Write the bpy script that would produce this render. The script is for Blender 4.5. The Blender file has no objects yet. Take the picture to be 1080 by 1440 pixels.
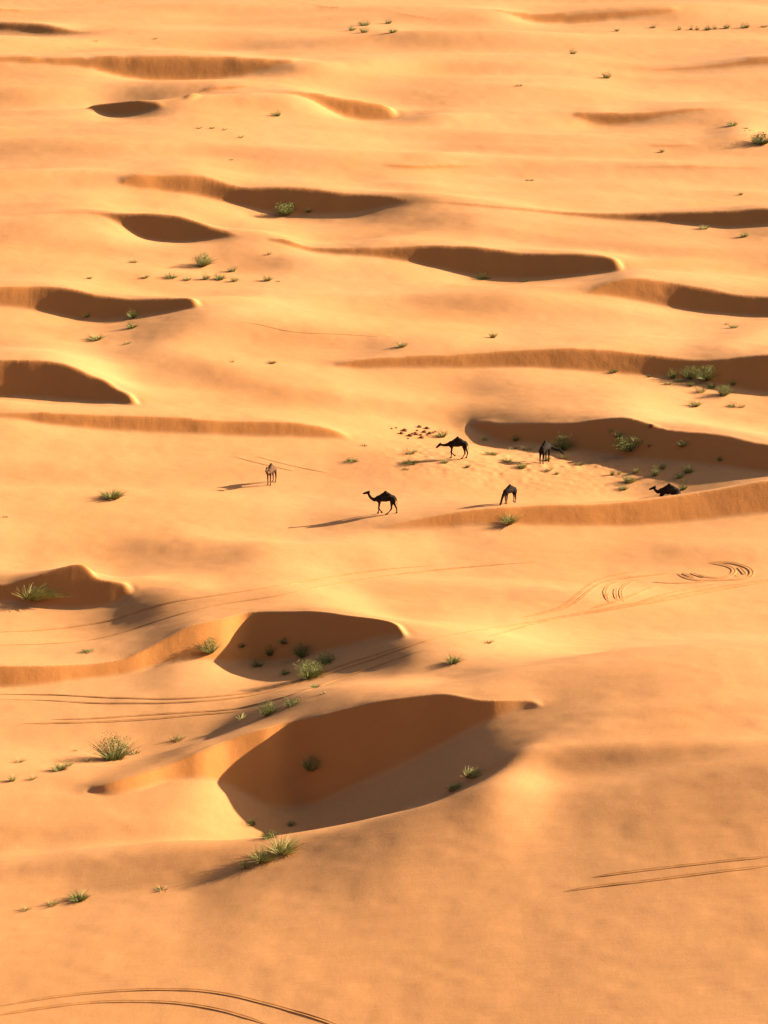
import bpy, math, random
import numpy as np

# ------------------------------------------------------------------ camera
F = 3400.0                    # focal length in pixels of a 1080 x 1440 picture
HOR = -350.0                  # row of the horizon
H = 66.0                      # eye height above the interdune floor
P = math.atan2(720.0 - HOR, F)
CP, SP = math.cos(P), math.sin(P)
SUN_EL, SUN_AZ = math.radians(20.5), math.radians(17.0)   # az: from +X towards +Y

def st(u, v):
    """pixel -> (sideways, downward) tangents of its line of sight"""
    a = (np.asarray(u, float) - 540.0) / F
    b = (np.asarray(v, float) - 720.0) / F
    den = CP - b * SP
    return a / den, (SP + b * CP) / den

# ------------------------------------------------------------------ grid (fan)
NCF, NRF = 1150, 2300
sf = np.linspace(-0.205, 0.205, NCF)
ext = 0.205 + (np.linspace(0, 1, 70)[1:] ** 2.2) * 3.0
S = np.concatenate([-ext[::-1], sf, ext])
t_hi, t_lo = 0.68, 0.095
tf = np.linspace(t_hi, t_lo, NRF)
Dn = np.linspace(2.0, H / t_hi, 60)[:-1]
Dm = H / tf
Df = Dm[-1] * np.geomspace(1.0, 14.0, 90)[1:]
D = np.concatenate([Dn, Dm, Df])
NC, NR = len(S), len(D)
X = S[None, :] * D[:, None]
Y = np.broadcast_to(D[:, None], X.shape)

def vnoise(x, y, seed):
    rng = np.random.RandomState(seed)
    T = rng.rand(256, 256).astype(np.float32) * 2 - 1
    xi = np.floor(x).astype(np.int64); yi = np.floor(y).astype(np.int64)
    fx = (x - xi); fy = (y - yi)
    fx = fx * fx * fx * (fx * (fx * 6 - 15) + 10); fy = fy * fy * fy * (fy * (fy * 6 - 15) + 10)
    x0 = xi & 255; x1 = (xi + 1) & 255; y0 = yi & 255; y1 = (yi + 1) & 255
    return (T[y0, x0] * (1 - fx) + T[y0, x1] * fx) * (1 - fy) + (T[y1, x0] * (1 - fx) + T[y1, x1] * fx) * fy

def smooth1(a, sig):
    if sig <= 0: return a
    n = int(sig * 3) + 1
    k = np.exp(-0.5 * (np.arange(-n, n + 1) / sig) ** 2); k /= k.sum()
    return np.convolve(np.pad(a, n, mode='edge'), k, mode='valid')

def sstep(x, a, b):
    q = np.clip((x - a) / (b - a), 0, 1)
    return q * q * (3 - 2 * q)

# ------------------------------------------------------------------ base surface
Z = np.zeros_like(X)
Z += 0.8 * vnoise(X / 46 + 3.3, Y / 60 + 1.7, 1)
Z += 0.22 * vnoise(X / 19 + 9.1, Y / 26 + 4.2, 2)
Z += 0.05 * vnoise(X / 7.5 + 0.4, Y / 11 + 2.2, 3)
Z *= 1 - .6 * (1 - sstep(Y, 128, 150))
# the tall dune the photographer stands on
near = np.clip(1 - Y / 90.0, 0, 1)
Z += 62.0 * near ** 1.5
# far away the sand sea rolls on in broad waves
far = sstep(Y, 640, 900)
Z += far * (7.0 * vnoise(X / 160, Y / 210 + 0.3, 5) + 3.0 * vnoise(X / 60, Y / 80, 6))
# the right-hand foreground stands metres higher than the hollow floors on the left
def rise(a, y0, y1, y2, y3):
    global Z
    q = sstep(Y, 130.5, 136.5)
    wf = 38 - 20 * sstep(Y, 116, 133)
    wb = 4.0 + 8.5 * sstep(Y, 148, 170)
    w = wf + (wb - wf) * q; x0 = 1.0 + 1.5 * q; aa = a[0] + (a[1] - a[0]) * q
    Z += aa / (1 + np.exp(-np.clip((X - x0) / w, -60, 60))) * sstep(Y, y0, y1) * (1 - sstep(Y, y2, y3))
    Z += (1 - q) * 1.9 / (1 + np.exp(-np.clip((X - 9) / 8.0, -60, 60))) * sstep(Y, 60, 124)
rise((10.0, 8.9), 15, 134, 149, 180)
# the floor left of the near hollow stands a little higher than the pit
Z += 2.3 / (1 + np.exp(np.clip((X + 10.3) / 1.3, -60, 60))) * sstep(Y, 129, 138) * (1 - sstep(Y, 140, 156))
# long low swells lying across the view
Z += (0.30 * vnoise(X / 30 + 7.7, Y / 8.5 + 3.1, 7) + 0.16 * vnoise(X / 13 + 1.7, Y / 4.5 + 8.1, 8)) * sstep(Y, 138, 170)
Z += (1.2 * vnoise(X / 55 + 2.7, Y / 17 + 5.1, 9) + 0.3 * vnoise(X / 24 + 2.7, Y / 7.5 + 5.1, 10)) * sstep(Y, 260, 380)
BRINK = np.zeros_like(X)
SLIP = np.zeros_like(X)       # 1 on avalanche faces

PXS = (S[1 + 69] - S[69]) * F * 0.98   # pixels per fine column (approx.)

def pchip(x, xp, fp):
    """shape-preserving smooth curve through the picked points"""
    xp = np.asarray(xp, float); fp = np.asarray(fp, float)
    if len(xp) < 3: return np.interp(x, xp, fp)
    hh = np.diff(xp); dl = np.diff(fp) / np.maximum(hh, 1e-9)
    m = np.zeros_like(fp); m[0], m[-1] = dl[0], dl[-1]
    same = dl[:-1] * dl[1:] > 0
    w1 = 2 * hh[1:] + hh[:-1]; w2 = hh[1:] + 2 * hh[:-1]
    with np.errstate(divide='ignore', invalid='ignore'):
        hm = (w1 + w2) / (w1 / dl[:-1] + w2 / dl[1:])
    m[1:-1] = np.where(same, hm, 0)
    k = np.clip(np.searchsorted(xp, x) - 1, 0, len(xp) - 2)
    q = np.clip((x - xp[k]) / np.maximum(hh[k], 1e-9), 0, 1)
    return ((2*q**3 - 3*q**2 + 1) * fp[k] + (q**3 - 2*q**2 + q) * hh[k] * m[k] + (-2*q**3 + 3*q**2) * fp[k+1] + (q**3 - q**2) * hh[k] * m[k+1])

def hit(t, cols):
    """first meeting of the sight lines t (per column) with the surface"""
    Fv = Z[:, cols] + t[None, :] * D[:, None] - H
    Fv[:61] = -1
    i = np.argmax(Fv >= 0, axis=0); i = np.clip(i, 1, NR - 1)
    k = np.arange(len(cols))
    f0, f1 = Fv[i - 1, k], Fv[i, k]
    w = np.clip(f0 / (f0 - f1 + 1e-12), 0, 1)
    d = D[i - 1] + (D[i] - D[i - 1]) * w
    return d, H - t * d

def closed(crest, base):
    """run a line that leaves the frame on past its edge and let it die out there"""
    c = [tuple(map(float, p)) for p in crest]; b = [tuple(map(float, p)) for p in base]
    if c[0][0] <= 0 and c[0][1] != b[0][1]:
        dv = b[0][1] - c[0][1]
        c = [(-420, c[0][1] + dv), (-120, c[0][1] + .1 * dv)] + c; b = [(-420, c[0][1]), (-120, b[0][1])] + b
    if c[-1][0] >= 1080 and c[-1][1] != b[-1][1]:
        dv = b[-1][1] - c[-1][1]
        c = c + [(1200, c[-1][1] + .1 * dv), (1500, c[-1][1] + dv)]; b = b + [(1200, b[-1][1]), (1500, c[-1][1])]
    return c, b

def raise_ground(s, e, d, Lf, Lb):
    """lift the ground by e metres (per column) round distance d, fading to the front and the back"""
    global Z
    cols = np.where((S >= s[0]) & (S <= s[-1]))[0]
    ee = np.interp(S[cols], s, e); d0 = np.interp(S[cols], s, d)
    x = D[:, None] - d0[None]
    g = np.where(x < 0, np.exp(-(x / Lf) ** 2), np.exp(-(x / Lb) ** 2))
    Z[:, cols] += ee[None] * g

REPORT = []
def slip(crest, base, k=14.0, m0=0.67, sig=5, kmin=10.0, blend=50, stri=1.0, flat=1.0, face=None, lift=None, Lf=None, Lb=None, emax=6.0, offs=0.0, run=240, zbase=None):
    """a dune brink with its avalanche face towards the camera and a long back slope behind.
    flat: how far the foot line is straightened in plan by dipping / lifting the floor it stands on;
    face: rise of the face per metre to the right (positive: turned away from the sun), one number or [(u, rise), ...]; lift: extra metres of floor [(u, metres), ...]"""
    global Z
    u_lo, u_hi = crest[0][0], crest[-1][0]
    crest, base = closed(crest, base)
    cu, cv = zip(*crest); bu, bv = zip(*base)
    cs, ct = st(cu, cv); bs, bt = st(bu, bv)
    o = np.argsort(cs); cs, ct = cs[o], ct[o]; o = np.argsort(bs); bs, bt = bs[o], bt[o]
    lo, hi = max(cs[0], bs[0]), min(cs[-1], bs[-1])
    pad = 420 / F
    cols = np.where((S >= lo - pad) & (S <= hi + pad))[0]
    s = S[cols]
    tc = smooth1(pchip(s, cs, ct), sig); tb = smooth1(pchip(s, bs, bt), sig + 3)
    tb = np.maximum(tb, tc)
    vmid = float(np.mean(bv))
    u_of = s * (CP - (vmid - 720) / F * SP) * F + 540
    if flat > 0 or lift or zbase:
        db, zb = hit(tb, cols)
        inside = (s >= lo) & (s <= hi) & (u_of > -60) & (u_of < 1140)
        dm = float(np.mean(db[inside]))
        if face is not None:
            G = smooth1(np.interp(u_of, *zip(*face)), 12) if hasattr(face, '__len__') else np.full(len(s), float(face))
            tp = np.gradient(smooth1(tb, 5), s * dm)
            line = np.cumsum(-(G + tp * dm) / (tb + m0) * np.gradient(s) * dm)
            line = np.where(inside, line, np.nan)
            f0 = np.where(inside)[0]; line[:f0[0]] = line[f0[0]]; line[f0[-1]:] = line[f0[-1] - 1]
        else:
            line = np.zeros(len(s))
        line = line - line[inside].mean() + dm + offs
        want = line + (1 - flat) * (db - dm)
        # lift (or dip) the floor so that the foot, seen at its pixels, lies where it is wanted
        if zbase or flat > 0:
            zt = pchip(u_of, *zip(*zbase)) if zbase else H - tb * want
            dt = (H - zt) / tb
            it = np.clip(np.searchsorted(D, dt), 1, NR - 1); wt = (dt - D[it - 1]) / (D[it] - D[it - 1])
            e = smooth1(np.clip(zt - (Z[it - 1, cols] * (1 - wt) + Z[it, cols] * wt), -emax, emax), 5); dcen = smooth1(dt, 5)
        else:
            e = np.zeros(len(s)); dcen = db
        if lift: e = e + np.interp(u_of, *zip(*lift))
        e = np.where(s < lo, e[np.argmax(s >= lo)], e); ih = len(s) - 1 - np.argmax((s <= hi)[::-1]); e = np.where(s > hi, e[ih], e)
        e = smooth1(e, 10)
        n = 260
        sx = np.linspace(lo - (run + 20) / F, hi + (run + 20) / F, n * 3)
        ee = np.interp(sx, s, e) * sstep(sx, lo - run / F, lo) * (1 - sstep(sx, hi, hi + run / F))
        dd0 = smooth1(np.interp(sx, s, dcen), 4)
        raise_ground(sx, ee, dd0, Lf or min(0.05 * dm, 6 + .012 * dm), Lb or 0.06 * dm)
    db, zb = hit(tb, cols)
    if zbase or flat > 0:
        ok = (s >= lo) & (s <= hi)
        db = np.where(ok, smooth1(dt, 3), db); zb = np.where(ok, H - tb * db, zb)
    m = np.full(len(cols), m0)
    for _ in range(3):
        dc = (H - zb + m * db) / (m + tc)
        ang = np.gradient(smooth1(dc, 10), s * smooth1(dc, 10))
        m = smooth1(m0 / np.sqrt(1 + np.minimum(ang * ang, 1.2)), 30)
    dc = (H - zb + m * db) / (m + tc); zc = H - tc * dc
    zs = Z[:, cols]
    ic = np.clip(np.searchsorted(D, dc), 1, NR - 1); kk = np.arange(len(cols))
    w = (dc - D[ic - 1]) / (D[ic] - D[ic - 1])
    zg = zs[ic - 1, kk] * (1 - w) + zs[ic, kk] * w
    edge = np.minimum(sstep(s, lo, lo + 0.004), 1 - sstep(s, hi - 0.004, hi))
    h = np.maximum(zc - zg, 0) * edge
    hs = smooth1(h, blend)
    L = np.maximum(k * smooth1(h, 40), kmin)
    dd = D[:, None]
    face = zb[None] + m[None] * (dd - db[None])
    infront = dd <= dc[None]
    ins = np.where((s >= lo + .002) & (s <= hi - .002))[0]
    dct = dc.copy(); dct[:ins[0]] = np.mean(dc[ins[:6]]); dct[ins[-1]:] = np.mean(dc[ins[-6:]])
    dct = smooth1(dct, 10)
    x = np.clip((dd - dct[None]) / L[None], 0, 1)
    tail = (1 - x) ** 2 * (1 + 2 * x)
    hss = smooth1(h, blend * 2.4)
    b = sstep(x, 0.0, 0.22); b2 = sstep(x, 0.12, 0.55)
    behind = ((h[None] * (1 - b) + hs[None] * b) * (1 - b2) + hss[None] * b2) * tail
    q = face - zs
    e_ = 0.08
    soft = 0.5 * (q + np.sqrt(q * q + e_ * e_))
    fade = sstep(q, -1.0, 0.0)
    hh = h[None]
    add = np.where(infront, np.minimum(soft * fade * edge[None], hh + 0.0), behind)
    Z[:, cols] = zs + add
    SLIP[:, cols] = np.maximum(SLIP[:, cols], np.where(infront, sstep(q, 0.0, 0.35), 0) * edge[None] * stri * np.clip(h / 0.8, 0, 1)[None])
    BRINK[:, cols] = np.maximum(BRINK[:, cols], np.where(infront, sstep(q, -0.1, 0.1), 0) * np.clip(h / 0.15, 0, 1)[None])
    for uu in np.linspace(max(u_lo, 0), min(u_hi, 1080), 13):
        j = np.argmin(np.abs(s - st(uu, float(np.mean(bv)))[0]))
        REPORT.append('u%4d  x%6.1f  base d%6.1f z%5.1f  crest d%6.1f z%5.1f h%4.1f' % (uu, s[j]*db[j], db[j], zb[j], dc[j], zc[j], h[j]))
    REPORT.append('--')

def ridge(crest, hgt, Lf, Lb, sig=14, zabs=False):
    """a soft rounded swell along a line, Lf / Lb metres long to the front and back;
    hgt: metres above the ground there (or, with zabs, the elevation of the crest), one number or one per point"""
    global Z
    cu, cv = zip(*[(float(a), float(b)) for a, b in crest])
    hh = np.array(hgt if hasattr(hgt, '__len__') else [0.0] + [hgt] * (len(crest) - 2) + [0.0], float)
    cs, ct = st(cu, cv)
    cols = np.where((S >= cs[0]) & (S <= cs[-1]))[0]; s = S[cols]
    t = smooth1(pchip(s, cs, ct), sig); h = smooth1(pchip(s, cs, hh), sig)
    keep = Z[:, cols].copy()
    if zabs:
        d = (H - h) / t
        it = np.clip(np.searchsorted(D, d), 1, NR - 1); wt = (d - D[it - 1]) / (D[it] - D[it - 1]); kk = np.arange(len(cols))
        h = h - (keep[it - 1, kk] * (1 - wt) + keep[it, kk] * wt)
        h = smooth1(h, sig) * np.minimum(sstep(s, cs[0], cs[0] + .03), 1 - sstep(s, cs[-1] - .03, cs[-1]))
    else:
        Z[:, cols] = keep + h[None]
        d, _ = hit(t, cols)
        d = smooth1(d, sig); h = h * (sstep(s, cs[0], cs[0] + .012) if hh[0] == 0 else 1) * ((1 - sstep(s, cs[-1] - .012, cs[-1])) if hh[-1] == 0 else 1)
    x = D[:, None] - d[None]
    g = np.where(x < 0, np.exp(-(x / Lf) ** 2), np.exp(-(x / Lb) ** 2))
    Z[:, cols] = keep + h[None] * g

def bump(u, v, ru, rv, a):
    """a broad low swell or hollow centred on a pixel, radii in pixels of the picture"""
    global Z
    s0, t0 = st(u, v)
    c = np.array([np.argmin(np.abs(S - s0))])
    d, _ = hit(np.array([float(t0)]), c)
    d = d[0]
    rx = ru / F * d; ry = rv / F * d * d / H
    Z += a * np.exp(-((X - s0 * Y) / rx) ** 2 - ((Y - d) / ry) ** 2)
# ================================================================== the dunes, nearest first (pixels of the photograph)
# broad swells
bump(800, 850, 130, 36, .8)
bump(470, 1010, 120, 30, .4)
ridge([(-250,744),(0,738),(150,735),(300,742),(440,750)], [.9,.9,.9,.7,0], 5, 14)
ridge([(170,500),(260,472),(340,458),(440,462),(560,478),(720,490)], .9, 5, 12)
ridge([(290,430),(420,415),(560,412),(700,420),(820,430)], .8, 6, 12)
ridge([(-200,385),(0,380),(160,378),(330,388)], [.8,.8,.8,0], 6, 12)
ridge([(560,222),(700,208),(860,204),(1100,208),(1300,208)], [0,.9,1.1,1.1,1.1], 5, 16)
ridge([(-300,215),(0,205),(200,200),(400,210),(560,222)], [.8,.8,.9,.9,0], 6, 18)
ridge([(560,160),(620,150),(740,147),(830,150),(880,156)], [0,1.6,1.7,1.2,0], 5, 18, sig=8)
ridge([(880,128),(980,118),(1100,114),(1300,114)], [0,1.0,1.2,1.2], 6, 20)
ridge([(-300,128),(0,122),(200,120),(380,126)], [.9,.9,.9,0], 6, 20)
ridge([(-300,62),(0,60),(300,56),(640,60),(900,66)], [1,1,1.2,1.0,0], 7, 24)
ridge([(420,30),(560,44),(700,48),(860,52)], [0,.9,1.0,0], 7, 24)
ridge([(-300,330),(0,322),(200,350),(420,372),(640,330),(900,322),(1200,330)], [.6,.6,.5,.5,.5,.7,.7], 5, 14)
ridge([(540,305),(760,330),(900,345),(1080,352),(1300,356)], [0,.8,.9,.9,.9], 5, 14)
ridge([(-300,440),(0,480),(200,490),(420,540),(700,548),(900,552),(1100,470)], [.4,.4,.4,.6,.6,.5,.4], 4, 11)
ridge([(460,630),(600,660),(760,672),(900,700)], [0,.25,.25,0], 4, 8)
ridge([(620,775),(760,765),(900,760),(1080,765),(1300,770)], [0,.45,.5,.5,.4], 4, 9)
# low dune in the foreground, its crest hiding the hollow's near floor
ridge([(-300,1310),(0,1284),(100,1268),(210,1254),(270,1247),(330,1228),(415,1200),(475,1182),(540,1159),(600,1137),(640,1120),(680,1096),(710,1080),(765,1056),(850,1036),(1000,1016),(1150,1006),(1400,996)],
      [2.0,2.2,2.4,2.9,3.2,3.8,4.5,5.2,6.0,6.7,7.0,7.4,7.6,8.0,8.4,8.8,9.0,9.0], 8, 2.1, sig=10, zabs=True)
# first big hollow
slip([(118,1112),(150,1101),(190,1090),(225,1079),(270,1060),(300,1048),(350,1030),(430,1010),(490,996),(540,985),(590,979),(625,976),(648,979),(670,984),(710,985),(745,985),(762,990),(770,996)],
     [(118,1112),(150,1120),(200,1114),(240,1100),(270,1095),(320,1107),(345,1119),(375,1135),(405,1143),(450,1131),(500,1108),(540,1090),(600,1062),(650,1035),(700,1012),(745,998),(770,996)], k=5, flat=0, zbase=[(-100,2.5),(118,2.8),(200,2.8),(270,3.0),(330,2.15),(367,1.5),(405,1.0),(450,1.8),(500,2.9),(540,3.8),(600,5.0),(650,6.2),(700,7.1),(770,7.8)], Lf=4.5, Lb=13, run=700)
ridge([(778,1010),(850,1000),(940,993),(1060,987),(1200,984)], .12, 1.0, 1.6, sig=10)
ridge([(775,1034),(850,1022),(950,1014),(1060,1010),(1200,1008)], .12, 1.0, 1.6, sig=10)
# second hollow with its orange apron on the left
slip([(0,936),(60,936),(100,935),(165,928),(205,912),(240,893),(265,880),(300,872),(325,866),(360,861),(410,859),(450,860),(500,865),(540,870),(560,876),(570,885),(577,895)],
     [(0,968),(50,966),(125,957),(160,953),(200,946),(235,934),(262,928),(285,930),(310,932),(350,935),(400,931),(450,920),(500,908),(540,898),(577,895)], k=11, flat=0, zbase=[(-100,-.3),(0,-.3),(125,-.2),(200,0),(262,.5),(310,.2),(350,-.3),(400,.4),(450,1.5),(500,2.8),(540,3.8),(577,4.6)], run=300, Lf=7, Lb=20)
# small hollow at the left edge
slip([(0,822),(40,812),(80,800),(108,792),(124,790),(130,806),(140,814),(165,818),(180,821),(190,827)],
     [(0,846),(40,852),(80,857),(110,858),(150,855),(178,845),(190,827)], k=6, sig=3, run=150, face=.25, Lf=5, Lb=6)
# orange face below the camels
slip([(520,744),(580,731),(630,722),(665,717),(700,714),(760,710),(830,709),(880,705),(905,702),(940,697),(990,690),(1040,685),(1080,681)],
     [(520,746),(580,747),(640,743),(680,740),(740,740),(870,742),(930,738),(1000,733),(1080,728)], k=4, face=-.05)
# soft crest of the dune in front of the flat
ridge([(120,790),(160,778),(185,773),(220,767),(260,764),(320,764),(400,765),(500,768),(640,774)], [0,.1,.25,.5,.75,.85,.8,.5,0], 10, 3.4, sig=10)
# lit face left of the camels
slip([(0,580),(45,579),(120,582),(215,585),(250,586),(300,591),(380,592),(440,597),(485,608),(500,616)],
     [(0,588),(30,591),(60,598),(100,602),(215,610),(300,613),(400,616),(485,618),(500,616)], k=13, face=-.03)
# dark face behind the camels
slip([(652,606),(668,598),(690,596),(740,595),(810,594),(840,589),(880,586),(910,594),(940,604),(1010,610),(1080,624)],
     [(652,606),(672,613),(700,622),(760,628),(840,640),(900,648),(1000,656),(1080,662)], k=10, sig=3, flat=.3, face=.4)
ridge([(430,600),(500,590),(560,582),(620,578),(660,580),(720,584)], [0,.15,.3,.4,.4,0], 7, 8, sig=12)
# dark dune at the left edge
slip([(0,506),(50,506),(85,509),(110,517),(130,527),(155,536),(165,546),(185,553),(195,561),(199,572)],
     [(0,559),(60,561),(120,566),(160,568),(199,572)], k=10, sig=3, run=150, flat=.5, zbase=[(-100,-.2),(0,-.1),(100,.2),(199,.9)], Lf=4)
# long grooved face, its right end in shade
slip([(462,515),(480,509),(500,506),(540,502),(640,498),(740,491),(800,489),(860,492),(920,499),(990,506),(1040,502),(1080,498)],
     [(462,515.5),(480,518),(500,521),(540,519),(640,519),(740,518),(800,522),(860,526),(920,531),(960,535),(1020,545),(1080,555)], k=12, face=[(480,-.02),(640,.0),(760,.05),(880,.08),(950,.35),(1080,.4)])
# left hollow
slip([(0,403),(65,402),(100,405),(150,416),(200,420),(250,418),(275,417),(281,423),(287,431)],
     [(0,432),(60,440),(130,452),(200,446),(250,438),(287,431)], k=10, sig=3, face=[(0,-.02),(45,.0),(70,.3),(290,.4)])
# right hollow
slip([(805,413),(825,410),(845,400),(865,395),(890,392),(920,395),(955,400),(1000,406),(1040,414),(1080,417)],
     [(805,413.5),(825,415),(870,421),(920,430),(940,435),(980,440),(1040,445),(1080,447)], k=11, face=[(825,-.05),(925,.02),(950,.32),(1080,.4)])
# central hollow
slip([(372,320),(400,322),(425,335),(450,342),(500,345),(540,347),(605,344),(660,345),(700,350),(750,356),(810,356),(850,358),(867,363),(877,372),(882,380)],
     [(372,324),(400,334),(430,348),(460,355),(500,359),(540,364),(570,369),(600,375),(650,387),(700,394),(760,393),(820,388),(860,383),(882,380)], k=11, sig=3, face=[(372,.2),(430,.12),(560,.08),(605,.32),(882,.4)])
# left, the dark bowl
slip([(-200,306),(0,303),(50,298),(100,297),(140,298),(165,299),(210,299),(250,302),(280,310),(310,321),(345,331)],
     [(-200,306),(0,305),(50,302),(100,301),(140,303),(165,315),(180,328),(205,338),(250,342),(300,338),(345,331)], k=10, sig=3, face=[(-200,0),(100,0),(150,.3),(345,.4)])
# the long brink
slip([(160,264),(175,256),(190,250),(240,245),(280,246),(320,257),(350,263),(400,262),(450,266),(495,272),(540,274),(590,282),(655,284),(715,290),(790,296),(860,299),(940,298),(1020,296),(1080,292)],
     [(160,265),(175,269),(230,270),(280,277),(320,287),(350,294),(380,300),(425,304),(500,302),(540,292),(590,286),(655,291),(715,296),(790,304),(860,311),(940,315),(980,318),(1020,322),(1080,318)], k=11, sig=3, face=[(160,.0),(280,.06),(320,.3),(590,.4),(660,.26),(850,.24),(920,.32),(1080,.35)])
ridge([(-300,252),(0,246),(80,245),(160,250),(240,248)], [1.4,1.4,1.3,.9,0], 3.6, 9)
# thin dark line and soft swells
slip([(525,232),(560,230),(620,230),(660,231),(690,233)], [(525,232.5),(560,238),(620,240),(660,238),(690,233.5)], k=14, sig=2, flat=0)
slip([(860,237),(900,233),(960,231),(1020,233),(1080,236)], [(860,238),(900,238),(960,238),(1020,239),(1080,240)], k=14, sig=3, flat=0)
slip([(905,204),(930,201),(960,201),(990,203)], [(905,204.5),(930,208.5),(960,208.5),(990,204)], k=14, sig=2, flat=0)
bump(1042, 192, 20, 13, 2.3)
slip([(800,158),(815,156),(850,157),(920,156),(990,150),(1020,150)], [(800,163),(820,172),(850,178),(890,176),(940,164),(1020,152)], k=14, sig=3, face=.1)
slip([(115,148),(130,144),(155,142),(190,140),(220,143),(237,147)], [(115,150),(130,160),(155,166),(185,165),(215,157),(237,148)], k=13, sig=2, face=.5)
slip([(250,139),(260,137),(300,136),(340,137),(358,139)], [(250,139.5),(262,145),(300,147),(340,146),(358,140)], k=12, sig=2, flat=0)
slip([(376,131),(395,129),(415,127),(440,128),(475,135),(510,140),(540,145),(556,154),(564,164)],
     [(376,132),(415,134),(430,138),(450,152),(480,166),(520,172),(545,171),(564,165)], k=13, sig=2, face=[(376,.2),(420,.05),(445,.06),(564,.05)])
slip([(860,90),(890,95),(940,95),(1020,86),(1080,77)], [(860,91),(880,98),(940,102),(1020,97),(1080,93)], k=14, sig=3, face=.1)
slip([(0,76),(60,78),(100,79),(119,79),(150,77),(200,76),(280,77),(320,78),(370,83),(420,85)],
     [(0,90),(60,93),(119,97),(150,105),(200,115),(250,117),(320,112),(370,104),(420,90)], k=13, sig=2, face=[(0,.06),(420,.05)])
ridge([(300,96),(420,88),(540,84),(620,85),(700,87),(780,89),(860,92)], [0,.8,1.9,1.8,1.5,1.1,0], 5, 20, sig=8)
slip([(0,29),(60,31),(90,37),(115,42),(140,44)], [(0,45),(60,50),(100,51),(125,48),(140,44.5)], k=13, sig=2, face=.5)
slip([(690,10),(705,11),(715,14),(780,17),(860,12),(920,8),(960,6)], [(690,10.5),(705,13),(715,22),(740,34),(790,37),(860,32),(940,21),(960,16)], k=13, sig=2, face=[(690,.3),(715,.2),(735,.08),(960,.06)])
slip([(520,13),(560,15),(600,22),(640,31)], [(520,14),(560,19),(600,28),(640,32)], k=13, sig=2, flat=0)
slip([(380,-4),(420,2),(480,6),(520,8)], [(380,-3),(420,5),(480,12),(520,10)], k=13, sig=2, flat=0)
slip([(0,8),(30,10),(60,14)], [(0,17),(30,18),(60,15)], k=13, sig=2, flat=0)

def dip(u, v, back, rx, ry, a):
    """a scooped-out spot `back` metres beyond the sand seen at a pixel"""
    global Z
    s0, t0 = st(u, v); c = np.array([np.argmin(np.abs(S - s0))]); d, _ = hit(np.array([float(t0)]), c); d = d[0] + back
    Z -= a * np.exp(-((X - s0 * d) / rx) ** 2 - ((Y - d) / ry) ** 2)
dip(985, 694, 5.2, 10.0, 3.6, 1.1)
# ================================================================== fine relief
def blur(A, sx, sy):
    for ax, sg in ((1, sx), (0, sy)):
        if sg <= 0: continue
        n = int(sg * 2.5) + 1
        k = np.exp(-0.5 * (np.arange(-n, n + 1) / sg) ** 2); k /= k.sum()
        pad = [(0, 0), (0, 0)]; pad[ax] = (n, n)
        B = np.pad(A, pad, mode='edge'); out = np.zeros_like(A)
        for i, kk in enumerate(k):
            out += kk * (B[i:i + A.shape[0]] if ax == 0 else B[:, i:i + A.shape[1]])
        A = out
    return A
def finish():
    global Z
    # the wind smooths everything but the brinks and avalanche faces
    near = np.clip(blur((BRINK > .3).astype(np.float32), 4, 4) * 2.6, 0, 1)
    near = blur(near, 3, 3)
    Zb = blur(Z.astype(np.float32), 18, 3)
    Z = blur(Z.astype(np.float32), 4, .9) * near + Zb * (1 - near)
    m = SLIP
    n = vnoise(X / 0.55 + 11, Y / 3.2 + 5, 21) + 0.6 * vnoise(X / 0.26 + 31, Y / 2.0 + 15, 22)
    n2 = vnoise(X / 2.6 + 1, Y / 5 + 7, 23)
    Z = Z + m * (0.003 * n + 0.035 * n2)
    Z = Z + 0.012 * vnoise(X / 1.1, Y / 0.9, 24) + 0.03 * vnoise(X / 2.6, Y / 3.0, 25)
    # trampled sand where the camels graze
    su, sv = X / Y, H / Y
    s0, t0 = st(765, 648); s1, t1 = st(930, 648); _, t2 = st(765, 680)
    q = np.exp(-((su - s0) / (s1 - s0)) ** 2 - ((sv - t0) / (t2 - t0)) ** 2) + .7 * np.exp(-((su - st(590, 630)[0]) / .012) ** 2 - ((sv - st(590, 630)[1]) / .007) ** 2)
    Z = Z + (1 - np.clip(SLIP, 0, 1)) * q * (.05 * vnoise(X / .55, Y / .6, 31) + .04 * vnoise(X / 1.3, Y / 1.2, 32))
finish()

def zat(x, y):
    s = x / y
    j = int(np.clip(np.searchsorted(S, s), 1, NC - 1)); i = int(np.clip(np.searchsorted(D, y), 1, NR - 1))
    a = (s - S[j-1]) / (S[j] - S[j-1]); b = (y - D[i-1]) / (D[i] - D[i-1])
    return float((Z[i-1, j-1]*(1-a) + Z[i-1, j]*a)*(1-b) + (Z[i, j-1]*(1-a) + Z[i, j]*a)*b)

def ground(u, v):
    """the point of the sand seen at a pixel"""
    s0, t0 = st(u, v)
    j = int(np.clip(np.searchsorted(S, s0), 1, NC - 1)); a = (s0 - S[j-1]) / (S[j] - S[j-1])
    col = Z[:, j-1]*(1-a) + Z[:, j]*a
    f = col + t0 * D - H; f[:61] = -1
    i = max(1, int(np.argmax(f >= 0))); w = f[i-1] / (f[i-1] - f[i] + 1e-12)
    d = D[i-1] + (D[i] - D[i-1]) * min(max(w, 0), 1)
    return float(s0 * d), float(d), float(H - t0 * d)

# ================================================================== scene
C = bpy.context.scene.collection
sc = bpy.context.scene

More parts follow.
